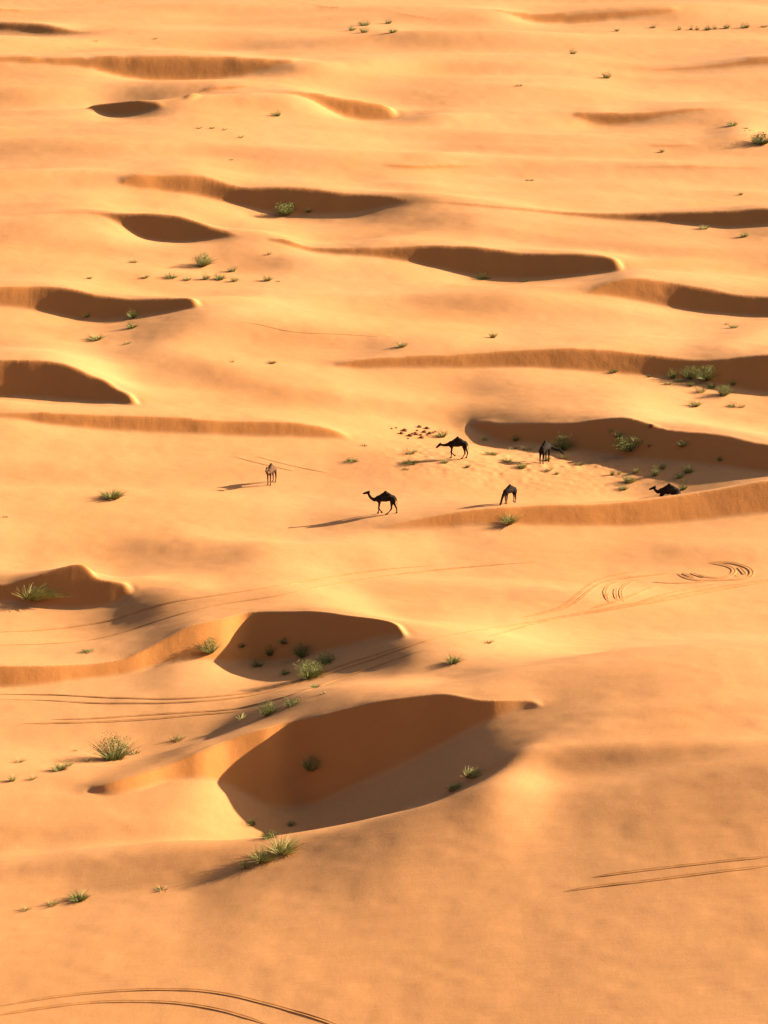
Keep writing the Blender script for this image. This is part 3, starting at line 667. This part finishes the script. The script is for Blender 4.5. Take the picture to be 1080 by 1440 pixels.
# kind, u, v, width px, height px, label, group, big
PLANTS = [
 # foot of the first big hollow
 ('pale', 396, 1201, 32, 30, 'tall feathery pale grass tuft lit on the crest at the mouth of the near hollow', G_NEAR, 1),
 ('pale', 368, 1211, 32, 24, 'middle one of the three pale grass tufts at the mouth of the near hollow', G_NEAR, 1),
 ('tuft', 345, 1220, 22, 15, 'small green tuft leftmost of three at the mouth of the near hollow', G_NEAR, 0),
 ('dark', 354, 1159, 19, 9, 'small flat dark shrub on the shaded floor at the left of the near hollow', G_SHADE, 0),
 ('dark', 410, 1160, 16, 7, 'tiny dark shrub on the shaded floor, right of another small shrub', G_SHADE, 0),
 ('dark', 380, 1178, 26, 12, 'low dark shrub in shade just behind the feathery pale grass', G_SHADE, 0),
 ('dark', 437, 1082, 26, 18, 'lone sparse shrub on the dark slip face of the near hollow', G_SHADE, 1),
 ('wind', 666, 1092, 42, 16, 'straw-tipped grass strip leaning over the right crest of the near hollow', G_NEAR, 1),
 ('wind', 640, 1110, 36, 11, 'lower strip of wind-bent grass trailing down from the straw-tipped one', G_NEAR, 1),
 # lower left crest
 ('tuft', 112, 1265, 28, 14, 'roundest of the low tufts along the bottom left crest', G_NEAR, 1),
 ('pale', 72, 1273, 24, 10, 'low pale tuft second from the left on the bottom left crest', G_NEAR, 0),
 ('pale', 34, 1280, 18, 7, 'faint tuft nearest the left edge on the bottom left crest', G_NEAR, 0),
 ('dry', 228, 1252, 30, 6, 'dry flattened tuft on the sand ripple left of the near hollow', G_NEAR, 0),
 # crest left of the big hollow
 ('dark', 161, 1068, 46, 34, 'dense dark green shrub on the crest left of the near hollow', G_NEAR, 1),
 ('dry', 189, 1060, 22, 10, 'yellowish dry tuft touching the right side of the dense dark shrub', G_NEAR, 0),
 ('tuft', 84, 1083, 22, 13, 'green tuft with a dark sand step, left of the dense dark shrub', G_NEAR, 1),
 ('pale', 96, 1077, 16, 10, 'faint pale tuft right beside the green one on the left crest', G_NEAR, 0),
 ('pale', 122, 1071, 14, 8, 'faint pale tuft midway between the green tuft and the dense shrub', G_NEAR, 0),
 ('tuft', 18, 1098, 13, 14, 'upright yellow-green tuft near the left edge, low on the left crest', G_NEAR, 0),
 ('pale', 45, 1096, 14, 9, 'sparse pale tuft between the upright one and the green one at left', G_NEAR, 0),
 ('pale', 25, 1072, 20, 7, 'pale flat tuft above the upright one near the left edge', G_NEAR, 0),
 ('pale', 248, 1042, 26, 11, 'thin pale grass streak on the flat right of the dense dark shrub', G_NEAR, 0),
 ('dry', 105, 1056, 14, 3, 'flat dry scrap of grass alone on the pale flat at left', G_NEAR, 0),
 # between the two hollows
 ('bush', 376, 1005, 26, 17, 'round bright green shrub beside the wheel ruts between the two hollows', G_NEAR, 1),
 ('dark', 410, 992, 24, 10, 'elongated dark green shrub between the two hollows, right of the round one', G_NEAR, 1),
 ('tuft', 444, 967, 18, 8, 'small pale green tuft in the wheel ruts under the second hollow', G_NEAR, 0),
 ('dry', 457, 975, 14, 4, 'dry scrap of grass on the sand just below the wheel ruts', G_NEAR, 0),
 ('pale', 340, 1012, 24, 8, 'sparse pale grass left of the round green shrub', G_NEAR, 0),
 # second hollow
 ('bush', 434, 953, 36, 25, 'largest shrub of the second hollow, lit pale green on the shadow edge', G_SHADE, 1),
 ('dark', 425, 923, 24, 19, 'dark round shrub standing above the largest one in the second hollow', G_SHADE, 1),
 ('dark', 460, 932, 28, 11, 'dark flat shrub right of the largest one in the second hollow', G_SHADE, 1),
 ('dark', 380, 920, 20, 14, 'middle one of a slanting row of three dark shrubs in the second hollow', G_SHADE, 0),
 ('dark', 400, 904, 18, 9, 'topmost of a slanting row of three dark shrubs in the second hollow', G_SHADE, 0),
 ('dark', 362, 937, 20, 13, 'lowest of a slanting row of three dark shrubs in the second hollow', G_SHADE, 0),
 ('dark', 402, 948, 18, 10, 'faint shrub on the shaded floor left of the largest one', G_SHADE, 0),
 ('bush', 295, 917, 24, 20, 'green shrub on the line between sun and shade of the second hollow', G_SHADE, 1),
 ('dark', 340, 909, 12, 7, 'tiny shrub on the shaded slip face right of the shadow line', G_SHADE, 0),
 ('tuft', 637, 932, 20, 14, 'small dark green tuft alone right of the second hollow', G_NEAR, 1),
 ('pale', 687, 904, 14, 7, 'tiny pale tuft casting a long thin shadow, right of the second hollow', G_NEAR, 0),
 # left edge hollow
 ('wind', 48, 842, 54, 24, 'long wind-blown pale grass clump in the small hollow at the left edge', G_NEAR, 1),
 ('dark', 122, 917, 22, 5, 'flat dark streak of grass on the sand above the left slip face', G_NEAR, 0),
 # the flat with the camels
 ('tuft', 158, 701, 36, 16, 'olive shrub-like tuft alone on the bright flat at the left', G_MID, 1),
 ('dry', 8, 727, 10, 5, 'tiny brown tuft at the left edge of the bright flat', G_MID, 0),
 ('tuft', 717, 736, 18, 17, 'lone green tuft with a slanting shadow on the lit slip face', G_MID, 1),
 ('bush', 622, 614, 18, 13, 'blue-green shrub at the right end of the heap of dark clods', G_MID, 0),
 ('pale', 576, 638, 22, 11, 'pale tuft standing below the heap of dark clods', G_MID, 0),
 ('dark', 576, 652, 26, 8, 'flat dark tuft with a long shadow left of the camel with a lifted leg', G_MID, 0),
 ('dry', 571, 660, 14, 5, 'dry tuft lowest of the group left of the camel with a lifted leg', G_MID, 0),
 ('tuft', 625, 651, 14, 7, 'small tuft in front of the feet of the camel with a lifted leg', G_MID, 0),
 ('dark', 494, 649, 22, 7, 'low olive tuft on the sand left of the clods, clear of the other plants', G_MID, 0),
 ('dry', 511, 627, 16, 5, 'dry brown tuft at the end of the long lit slip face', G_MID, 0),
 ('tuft', 658, 657, 9, 7, 'tiny dark tuft below the hind feet of the camel with a lifted leg', G_MID, 0),
 ('tuft', 690, 640, 26, 9, 'flat green tuft with a shadow midway between the two upper black camels', G_MID, 0),
 ('pale', 681, 619, 13, 9, 'pale tuft on the left tip of the dark slip face behind the camels', G_MID, 0),
 ('dark', 726, 619, 15, 8, 'faint tuft against the dark slip face behind the camels', G_MID, 0),
 ('tuft', 713, 649, 22, 7, 'tuft on the slope just below the flat green one between the camels', G_MID, 0),
 ('tuft', 733, 658, 20, 11, 'tuft inside the long shadow of the camel seen from behind', G_MID, 0),
 ('pale', 740, 633, 22, 8, 'pale tuft on the sand left of the camel seen from behind', G_MID, 0),
 ('dry', 722, 632, 22, 7, 'dry tuft at the foot of the dark slip face between the two upper camels', G_MID, 0),
 ('bush', 791, 632, 26, 20, 'pale shrub the turned camel is browsing', G_MID, 1),
 ('tuft', 769, 648, 12, 12, 'green tuft right behind the legs of the camel seen from behind', G_MID, 0),
 ('pale', 771, 662, 14, 9, 'pale tuft just below the feet of the camel seen from behind', G_MID, 0),
 ('tuft', 783, 667, 8, 7, 'tiny tuft at the end of a short shadow below the turned camel', G_MID, 0),
 ('pale', 791, 645, 18, 9, 'pale tuft on the sand below the browsed shrub', G_MID, 0),
 ('tuft', 814, 654, 16, 7, 'dark-footed tuft right of the browsed shrub on the sunlit slope', G_MID, 0),
 ('tuft', 861, 668, 8, 13, 'thin upright tuft on the sunlit slope near the shadow edge', G_MID, 0),
 ('pale', 870, 667, 7, 9, 'thin pale tuft touching the thin upright one on its right', G_MID, 0),
 ('bush', 884, 678, 22, 13, 'green shrub with twin shadows close to the shadow edge, left of the lying camel', G_MID, 0),
 ('tuft', 877, 688, 16, 9, 'tuft just below the green shrub with twin shadows', G_MID, 0),
 ('tuft', 894, 665, 11, 13, 'tuft standing right on the edge of the big shadow', G_MID, 0),
 ('bush', 870, 615, 20, 10, 'upper one of two pale-topped shrubs on the dark slip face', G_MID, 0),
 ('pale', 858, 608, 10, 10, 'pale sprig upper left of the pale-topped shrubs on the dark face', G_MID, 0),
 ('bush', 883, 633, 32, 18, 'largest pale-topped shrub on the dark slip face behind the camels', G_MID, 1),
 ('pale', 899, 624, 14, 11, 'pale sprig right of the largest pale-topped shrub on the dark face', G_MID, 0),
 ('bush', 960, 627, 18, 9, 'pale shrub alone high on the right half of the dark slip face', G_MID, 0),
 ('dark', 1012, 647, 10, 8, 'small grey-green shrub farthest right on the shaded floor', G_MID, 0),
 ('bush', 932, 659, 12, 11, 'green shrub on the shaded floor above the lying camel, upper of a pair', G_MID, 0),
 ('bush', 921, 669, 13, 15, 'green shrub on the shaded floor above the lying camel, lower of a pair', G_MID, 0),
 ('dark', 967, 664, 20, 12, 'dark shrub on the shaded floor up and right of the lying camel', G_MID, 0),
 ('dark', 955, 672, 16, 9, 'dim shrub between the dark shrub and the one by the camel rump', G_MID, 0),
 ('dark', 961, 688, 14, 17, 'dark upright shrub close behind the rump of the lying camel', G_MID, 0),
 # foot of the long grooved face at the right
 ('bush', 993, 534, 24, 21, 'tall dense shrub, right one of the big pair under the long grooved face', 'shrubs under the long grooved face', 1),
 ('bush', 970, 532, 20, 18, 'left one of the big pair of shrubs under the long grooved face', 'shrubs under the long grooved face', 1),
 ('bush', 946, 531, 14, 14, 'smaller shrub left of the big pair under the long grooved face', 'shrubs under the long grooved face', 0),
 ('tuft', 957, 537, 14, 8, 'low tuft between the smaller shrub and the big pair', 'shrubs under the long grooved face', 0),
 ('tuft', 939, 541, 12, 6, 'small tuft with a long shadow leftmost below the grooved face', 'shrubs under the long grooved face', 0),
 ('tuft', 972, 543, 12, 9, 'tuft with a long shadow directly below the big pair of shrubs', 'shrubs under the long grooved face', 0),
 ('dark', 1001, 545, 16, 11, 'dim shrub between the big pair and the yellow-footed shrub', 'shrubs under the long grooved face', 0),
 ('bush', 1017, 556, 20, 16, 'shrub with a yellow foot at the edge of the shade, right of the big pair', 'shrubs under the long grooved face', 1),
 ('pale', 984, 552, 20, 13, 'sparse straw-coloured tuft on the sunlit patch below the big pair', 'shrubs under the long grooved face', 0),
 ('tuft', 978, 571, 20, 12, 'green and yellow tuft nearest the dune edge below the big pair', 'shrubs under the long grooved face', 0),
 ('dark', 1030, 572, 16, 7, 'flat dark tuft at the dune edge right of the green and yellow one', 'shrubs under the long grooved face', 0),
 ('pale', 1042, 573, 12, 7, 'pale tuft right beside the flat dark one at the dune edge', 'shrubs under the long grooved face', 0),
 ('dark', 1031, 541, 9, 8, 'dim tuft alone inside the shade at the right end of the grooved face', 'shrubs under the long grooved face', 0),
 ('dark', 864, 523, 12, 8, 'small dark tuft on the grooved face, far left of the big pair', 'shrubs under the long grooved face', 0),
 ('dark', 913, 530, 7, 6, 'tiny tuft at the foot of the grooved face where the shade begins', 'shrubs under the long grooved face', 0),
 ('tuft', 1031, 461, 15, 7, 'small tuft below the right-hand hollow near the right edge', G_FAR, 0),
 ('dry', 1022, 456, 9, 4, 'dry scrap of grass left of the small tuft below the right-hand hollow', G_FAR, 0),
 ('tuft', 565, 488, 16, 11, 'yellow-green tuft on the open sand left of the upright one', G_FAR, 0),
 ('tuft', 693, 475, 14, 12, 'upright tuft on the open sand above the long grooved face', G_FAR, 0),
 ('tuft', 383, 511, 14, 7, 'small green tuft in the middle of the sand right of the dark left dune', G_FAR, 0),
 ('dry', 327, 509, 9, 5, 'tiny dry tuft left of the small green tuft', G_FAR, 0),
 # left hollow
 ('bush', 187, 446, 17, 11, 'lit shrub at the right of the left-hand hollow', G_FAR, 0),
 ('dark', 185, 461, 18, 11, 'dark shrub under the lit one in the left-hand hollow', G_FAR, 0),
 ('dark', 123, 445, 12, 6, 'faint dark shrub in the middle of the left-hand hollow', G_FAR, 0),
 ('tuft', 135, 478, 26, 12, 'green tuft on the sunlit rim below the left-hand hollow', G_FAR, 0),
 ('pale', 178, 484, 12, 6, 'pale tuft on the rim right of the green one below the left-hand hollow', G_FAR, 0),
 # above it
 ('bush', 284, 374, 24, 19, 'blue-green shrub with a long dark shadow, above the left-hand hollow', G_FAR, 1),
 ('bush', 308, 393, 20, 11, 'widest of the low shrubs in the row below the blue-green one', G_FAR, 0),
 ('bush', 289, 393, 12, 11, 'low shrub left of the widest in the row below the blue-green one', G_FAR, 0),
 ('bush', 327, 382, 13, 9, 'shrub set a little above the right end of the low row', G_FAR, 0),
 ('bush', 329, 396, 12, 9, 'shrub at the right end of the low row', G_FAR, 0),
 ('bush', 240, 391, 22, 8, 'wide low shrub at the tip of the long dark shadow', G_FAR, 0),
 ('tuft', 263, 394, 14, 7, 'faint tuft between the wide low shrub and the row', G_FAR, 0),
 ('tuft', 204, 391, 12, 7, 'faint tuft left of the tip of the long dark shadow', G_FAR, 0),
 ('tuft', 376, 395, 16, 12, 'yellow-green shrubby tuft standing apart to the right of the low row', G_FAR, 0),
 ('dry', 391, 396, 8, 5, 'tiny tuft right next to the yellow-green shrubby one', G_FAR, 0),
 ('pale', 378, 358, 8, 6, 'tiny pale tuft with a long thin shadow above the shrubby one', G_FAR, 0),
 ('tuft', 126, 392, 9, 6, 'tiny tuft alone left of the row, above the left-hand hollow', G_FAR, 0),
 ('dark', 187, 369, 14, 4, 'flat dark scrap of grass left of the blue-green shrub', G_FAR, 0),
 # central and upper hollows
 ('bush', 402, 301, 34, 14, 'bright green shrub in the long upper hollow', G_FAR, 1),
 ('dark', 434, 298, 12, 8, 'small dark shrub right of the bright green one in the long upper hollow', G_FAR, 0),
 ('dark', 678, 392, 26, 8, 'dim flat shrub on the floor of the central dark hollow', G_FAR, 0),
 ('dark', 738, 396, 10, 5, 'tiny dim shrub right of the flat one in the central dark hollow', G_FAR, 0),
 ('tuft', 990, 322, 16, 8, 'olive tuft at the lower rim of the upper right hollow', G_FAR, 0),
 ('tuft', 1047, 333, 14, 9, 'green tuft right of the olive one under the upper right hollow', G_FAR, 0),
 ('tuft', 1042, 274, 7, 6, 'tiny tuft on the sand above the upper right hollow', G_FAR, 0),
 ('bush', 390, 163, 15, 9, 'green shrub with a dark shadow below the lit crescent', G_FAR, 0),
 ('pale', 338, 194, 10, 7, 'rightmost and largest of the faint row of tufts left of centre', G_FAR, 0),
 ('pale', 315, 183, 9, 5, 'third tuft from the left in the faint row left of centre', 'faint row of tufts', 0),
 ('pale', 297, 181, 10, 5, 'second tuft from the left in the faint row left of centre', 'faint row of tufts', 0),
 ('pale', 279, 181, 10, 5, 'leftmost tuft in the faint row left of centre', 'faint row of tufts', 0),
 ('dry', 325, 225, 9, 4, 'dry scrap of grass below the faint row of tufts', G_FAR, 0),
 ('bush', 805, 76, 11, 8, 'small shrub with a short shadow, upper of two at the upper right', G_FAR, 0),
 ('bush', 853, 110, 14, 10, 'small shrub with a long shadow, lower of two at the upper right', G_FAR, 0),
 ('dry', 729, 121, 15, 6, 'brown scrub heap left of the two small shrubs at the upper right', G_FAR, 0),
 ('dry', 745, 254, 15, 6, 'dry brown tuft on bright sand under the thin dark line', G_FAR, 0),
 ('tuft', 931, 214, 7, 7, 'tiny green tuft near the short dark line at the right', G_FAR, 0),
 ('dark', 1070, 202, 34, 15, 'wide dark green thicket cut by the right edge', G_FAR, 1),
 ('tuft', 1030, 177, 18, 9, 'yellow-green tuft on top of the small dark dune at the right', G_FAR, 0),
 ('dry', 1048, 181, 12, 4, 'pale dry tuft right of the yellow-green one on the small dune', G_FAR, 0),
 # far row
 ('tuft', 868, 44, 8, 7, 'pale tuft leftmost of the far row of plants at the top right', 'far row of plants', 0),
 ('dark', 919, 39, 10, 5, 'dark flat tuft with a shadow, second in the far row', 'far row of plants', 0),
 ('dark', 955, 42, 6, 7, 'small upright shrub, third in the far row', 'far row of plants', 0),
 ('dark', 972, 42, 6, 7, 'left one of two tiny shrubs side by side in the far row', 'far row of plants', 0),
 ('dark', 980, 42, 6, 7, 'right one of two tiny shrubs side by side in the far row', 'far row of plants', 0),
 ('dark', 995, 42, 12, 8, 'wide shrub right of the two tiny ones in the far row', 'far row of plants', 0),
 ('dark', 1005, 41, 7, 7, 'shrub touching the right side of the wide one in the far row', 'far row of plants', 0),
 ('bush', 1022, 40, 10, 8, 'lit shrub between the wide one and the darkest one in the far row', 'far row of plants', 0),
 ('dark', 1048, 39, 14, 9, 'largest and darkest shrub of the far row', 'far row of plants', 0),
 ('pale', 1074, 38, 14, 5, 'faint pale shrub at the right end of the far row', 'far row of plants', 0),
 ('bush', 513, 36, 18, 9, 'upper left green shrub of the small group at the top centre', 'shrubs at the top centre', 0),
 ('bush', 494, 43, 12, 8, 'leftmost shrub of the small group at the top centre', 'shrubs at the top centre', 0),
 ('bush', 512, 46, 14, 8, 'lowest shrub in the middle of the small group at the top centre', 'shrubs at the top centre', 0),
 ('bush', 546, 33, 12, 7, 'upper shrub at the right of the small group at the top centre', 'shrubs at the top centre', 0),
 ('bush', 552, 46, 14, 8, 'lower shrub at the right of the small group at the top centre', 'shrubs at the top centre', 0),
 ('dry', 218, 55, 9, 5, 'brown scrap of grass alone on the sand at the upper left', G_FAR, 0),
 ('dry', 134, 58, 9, 4, 'faint scrap of grass below the upper left dark face', G_FAR, 0),
]
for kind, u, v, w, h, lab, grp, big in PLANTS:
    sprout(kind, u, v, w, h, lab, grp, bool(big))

# ------------------------------------------------------------------ clods of hard dark sand
def clod_mesh(seed):
    rng = random.Random(seed); bm = bmesh.new()
    bmesh.ops.create_icosphere(bm, subdivisions=3, radius=.5)
    off = Vector((rng.uniform(0, 50), rng.uniform(0, 50), 0))
    for v in bm.verts:
        n = mnoise.noise(v.co * 2.2 + off) * .35 + mnoise.noise(v.co * 5 + off) * .12
        v.co *= 1 + n
        v.co.z *= .75
    me = bpy.data.meshes.new('sand_clod'); bm.to_mesh(me); bm.free(); me.materials.append(M_CLOD)
    return me
CL = [clod_mesh(k) for k in range(4)]
CLODS = [(551, 603, 4), (557, 602, 4), (565, 610, 8), (569, 606, 9), (577, 613, 9), (580, 611, 7), (585, 611, 10), (590, 601, 8), (593, 616, 9),
         (597, 608, 8), (601, 603, 9), (605, 610, 8), (609, 609, 7), (612, 608, 6), (592, 612, 6), (587, 606, 5), (601, 612, 5), (574, 617, 4)]
for k, (u, v, w) in enumerate(CLODS):
    x, y, z = ground(u, v); mpp = math.sqrt(x * x + y * y + H * H) / F
    o = add_obj('sand_clod', CL[k % 4]); s_ = w * mpp * .8
    o.location = (x, y, z + s_ * .12); o.scale = (s_, s_, s_ * .9); o.rotation_euler = (0, 0, k * 1.7)
    o['category'] = 'clod'; o['group'] = 'heap of dark clods behind the camels'
    o['label'] = 'dark reddish clod in the loose heap left of the blue-green shrub'
for u, v, w, lab in [(916, 600, 8, 'lone dark clod perched on the brink of the dark slip face behind the camels'), (913, 628, 5, 'small pale stone alone on the shaded face right of the pale shrubs')]:
    x, y, z = ground(u, v); mpp = math.sqrt(x * x + y * y + H * H) / F
    o = add_obj('sand_clod', CL[1]); o.location = (x, y, z + .1); o.scale = (w * mpp,) * 3
    o['category'] = 'clod'; o['label'] = lab

# ------------------------------------------------------------------ wheel ruts and trails pressed into the sand
def spline(pts, step):
    P_ = np.array(pts, float); L = np.concatenate([[0], np.cumsum(np.linalg.norm(np.diff(P_, axis=0), axis=1))])
    n = max(3, int(L[-1] / step)); q = np.linspace(0, L[-1], n)
    x = pchip(q, L, P_[:, 0]); y = pchip(q, L, P_[:, 1])
    return np.stack([smooth1(x, 2), smooth1(y, 2)], 1)
TR = random.Random(3)
def rut(px, width, name='wheel_rut', berm=.05, step=None):
    w3 = [ground(u, v)[:2] for u, v in spline(px, 6)]
    w3 = spline(w3, .35)
    bm = bmesh.new(); rows = []
    prof = [(-.5, -.03), (-.38, .9), (-.2, .35), (0, .02), (.2, .35), (.38, .9), (.5, -.03)]
    for i in range(len(w3)):
        a = w3[max(0, i - 1)]; b = w3[min(len(w3) - 1, i + 1)]; d = b - a; d = d / (np.linalg.norm(d) + 1e-9); nrm = np.array([-d[1], d[0]])
        fl_ = min(22, len(w3) / 9); fade = min(1, i / fl_, (len(w3) - 1 - i) / fl_); k = berm * fade * (0.85 + .4 * mnoise.noise(Vector((w3[i][0] * .6, w3[i][1] * .6, 3))))
        row = []
        for c, h in prof:
            x, y = w3[i] + nrm * c * width * (.15 + .85 * fade)
            row.append(bm.verts.new((x, y, zat(x, y) + .006 + h * max(k, 0.0))))
        rows.append(row)
    for r0, r1 in zip(rows[:-1], rows[1:]):
        for j in range(len(prof) - 1): bm.faces.new((r0[j], r1[j], r1[j + 1], r0[j + 1])).smooth = True
    bmesh.ops.recalc_face_normals(bm, faces=bm.faces)
    if sum(f.normal.z for f in bm.faces) < 0: bmesh.ops.reverse_faces(bm, faces=bm.faces)
    me = bpy.data.meshes.new(name); bm.to_mesh(me); bm.free(); me.materials.append(M_RUT)
    o = add_obj(name, me); o['kind'] = 'structure'
    return o
Z4 = lambda pts: [(720 + a / 3, 780 + b / 3) for a, b in pts]
RUTS = [
 [(-30,983),(70,985),(140,989),(220,989),(300,985),(350,979),(400,967),(450,951),(500,935),(540,922),(580,908),(620,896),(680,886),(740,876),(800,866),(860,857),(920,845),(980,833),(1040,822),(1110,812)],
 [(-30,976),(70,977),(150,981),(240,983),(310,979),(360,973),(410,960),(460,943),(510,926),(550,914),(590,901)],
 [(60,1012),(120,1011),(180,1007),(260,1002),(330,997),(370,988),(420,975),(470,957),(520,940),(560,926),(610,911)],
 [(20,1018),(120,1016),(200,1012),(280,1005),(345,999)],
 [(-30,890),(60,886),(120,879),(165,870),(200,858),(250,845),(300,838),(360,829),(420,820),(480,809),(540,801),(620,794)],
 [(-30,908),(80,905),(150,896),(200,880),(260,862),(320,848),(380,840),(440,828),(520,813),(600,803),(700,794),(760,790)],
 Z4([(20,270),(110,250),(190,230),(250,200),(300,150),(340,115),(430,85),(550,65)]),
 Z4([(110,250),(220,230),(290,190),(350,130),(420,105),(500,95),(620,85),(690,70)]),
 Z4([(430,220),(390,190),(370,160),(400,125),(480,105)]), Z4([(490,215),(450,185),(440,155),(480,120),(560,95)]),
 Z4([(400,205),(385,175),(410,145)]), Z4([(455,210),(425,185),(420,150),(450,128)]),
 Z4([(680,65),(695,85),(720,100),(780,113),(900,105),(1010,108),(1035,70),(960,38),(850,27),(790,40)]),
 Z4([(700,60),(715,82),(745,98),(800,107)]), Z4([(735,62),(755,85),(790,98),(850,103)]),
 Z4([(760,70),(790,95),(880,103),(950,85),(965,62),(930,45),(870,36),(800,38)]),
 Z4([(985,105),(1000,80),(980,58),(930,40)]), Z4([(940,105),(955,90),(960,75)]),
 Z4([(-120,350),(0,320),(150,275),(330,240),(500,215),(700,185),(900,145),(1110,110)]),
 Z4([(200,262),(400,228),(600,190),(800,150),(1000,116),(1110,98)]),
 Z4([(300,235),(450,195),(560,150),(640,118)]), Z4([(520,200),(620,175),(760,140),(900,118)]), Z4([(560,110),(640,122),(760,118),(860,112)]),
 [(-30,1420),(0,1415),(60,1404),(140,1395),(220,1391),(290,1393),(350,1405),(420,1424),(470,1440),(520,1460)],
 [(-30,1432),(0,1427),(70,1416),(150,1408),(220,1408),(280,1414),(340,1428),(390,1446)],
 [(820,1236),(870,1228),(920,1222),(980,1215),(1100,1202)], [(780,1256),(840,1246),(900,1240),(960,1232),(1100,1215)],
]
for i_, r_ in enumerate(RUTS):
    rut(r_, .48 if 12 <= i_ <= 17 else .36 if 6 <= i_ <= 22 else .30, berm=.06 if 12 <= i_ <= 17 else .05 if 8 <= i_ <= 11 else .045)
for r_ in [[(350,640),(378,646),(387,649),(400,653),(430,659),(470,667)], [(320,640),(340,645),(373,654),(393,658),(423,665)], [(330,452),(360,455),(390,463),(420,468),(480,470),(540,474)]]:
    rut(r_, .22, name='foot_trail', berm=.022)
EXPO = 2.02
# ================================================================== light and camera
w = bpy.data.worlds.new('World'); sc.world = w; w.use_nodes = True
nt = w.node_tree; bg = nt.nodes['Background']
sky = nt.nodes.new('ShaderNodeTexSky'); sky.sky_type = 'NISHITA'; sky.sun_disc = False
sky.sun_elevation = SUN_EL; sky.sun_rotation = math.pi / 2 - SUN_AZ
sky.air_density = 0.7; sky.dust_density = 6.0; sky.ozone_density = 0.0; sky.altitude = 700
nt.links.new(sky.outputs['Color'], bg.inputs['Color']); bg.inputs['Strength'].default_value = 0.05
sl = bpy.data.lights.new('sun', 'SUN'); sl.energy = 5.0; sl.angle = math.radians(0.5); sl.color = (1.0, 0.86, 0.66)
so = bpy.data.objects.new('sun', sl); C.objects.link(so)
from mathutils import Vector
sd = Vector((math.cos(SUN_EL) * math.cos(SUN_AZ), math.cos(SUN_EL) * math.sin(SUN_AZ), math.sin(SUN_EL)))
so.rotation_euler = sd.to_track_quat('Z', 'Y').to_euler(); so.location = sd * 200 + Vector((0, 250, 0))
cam = bpy.data.cameras.new('camera'); co = bpy.data.objects.new('camera', cam); C.objects.link(co)
cam.sensor_fit = 'VERTICAL'; cam.sensor_height = 36; cam.sensor_width = 27; cam.lens = 36 * F / 1440
cam.clip_start = 0.5; cam.clip_end = 20000
co.location = (0, 0, H); co.rotation_euler = (math.pi / 2 - P, 0, 0)
sc.camera = co
sc.view_settings.view_transform = 'Standard'; sc.view_settings.look = 'None'; sc.view_settings.gamma = 1
sc.view_settings.exposure = EXPO
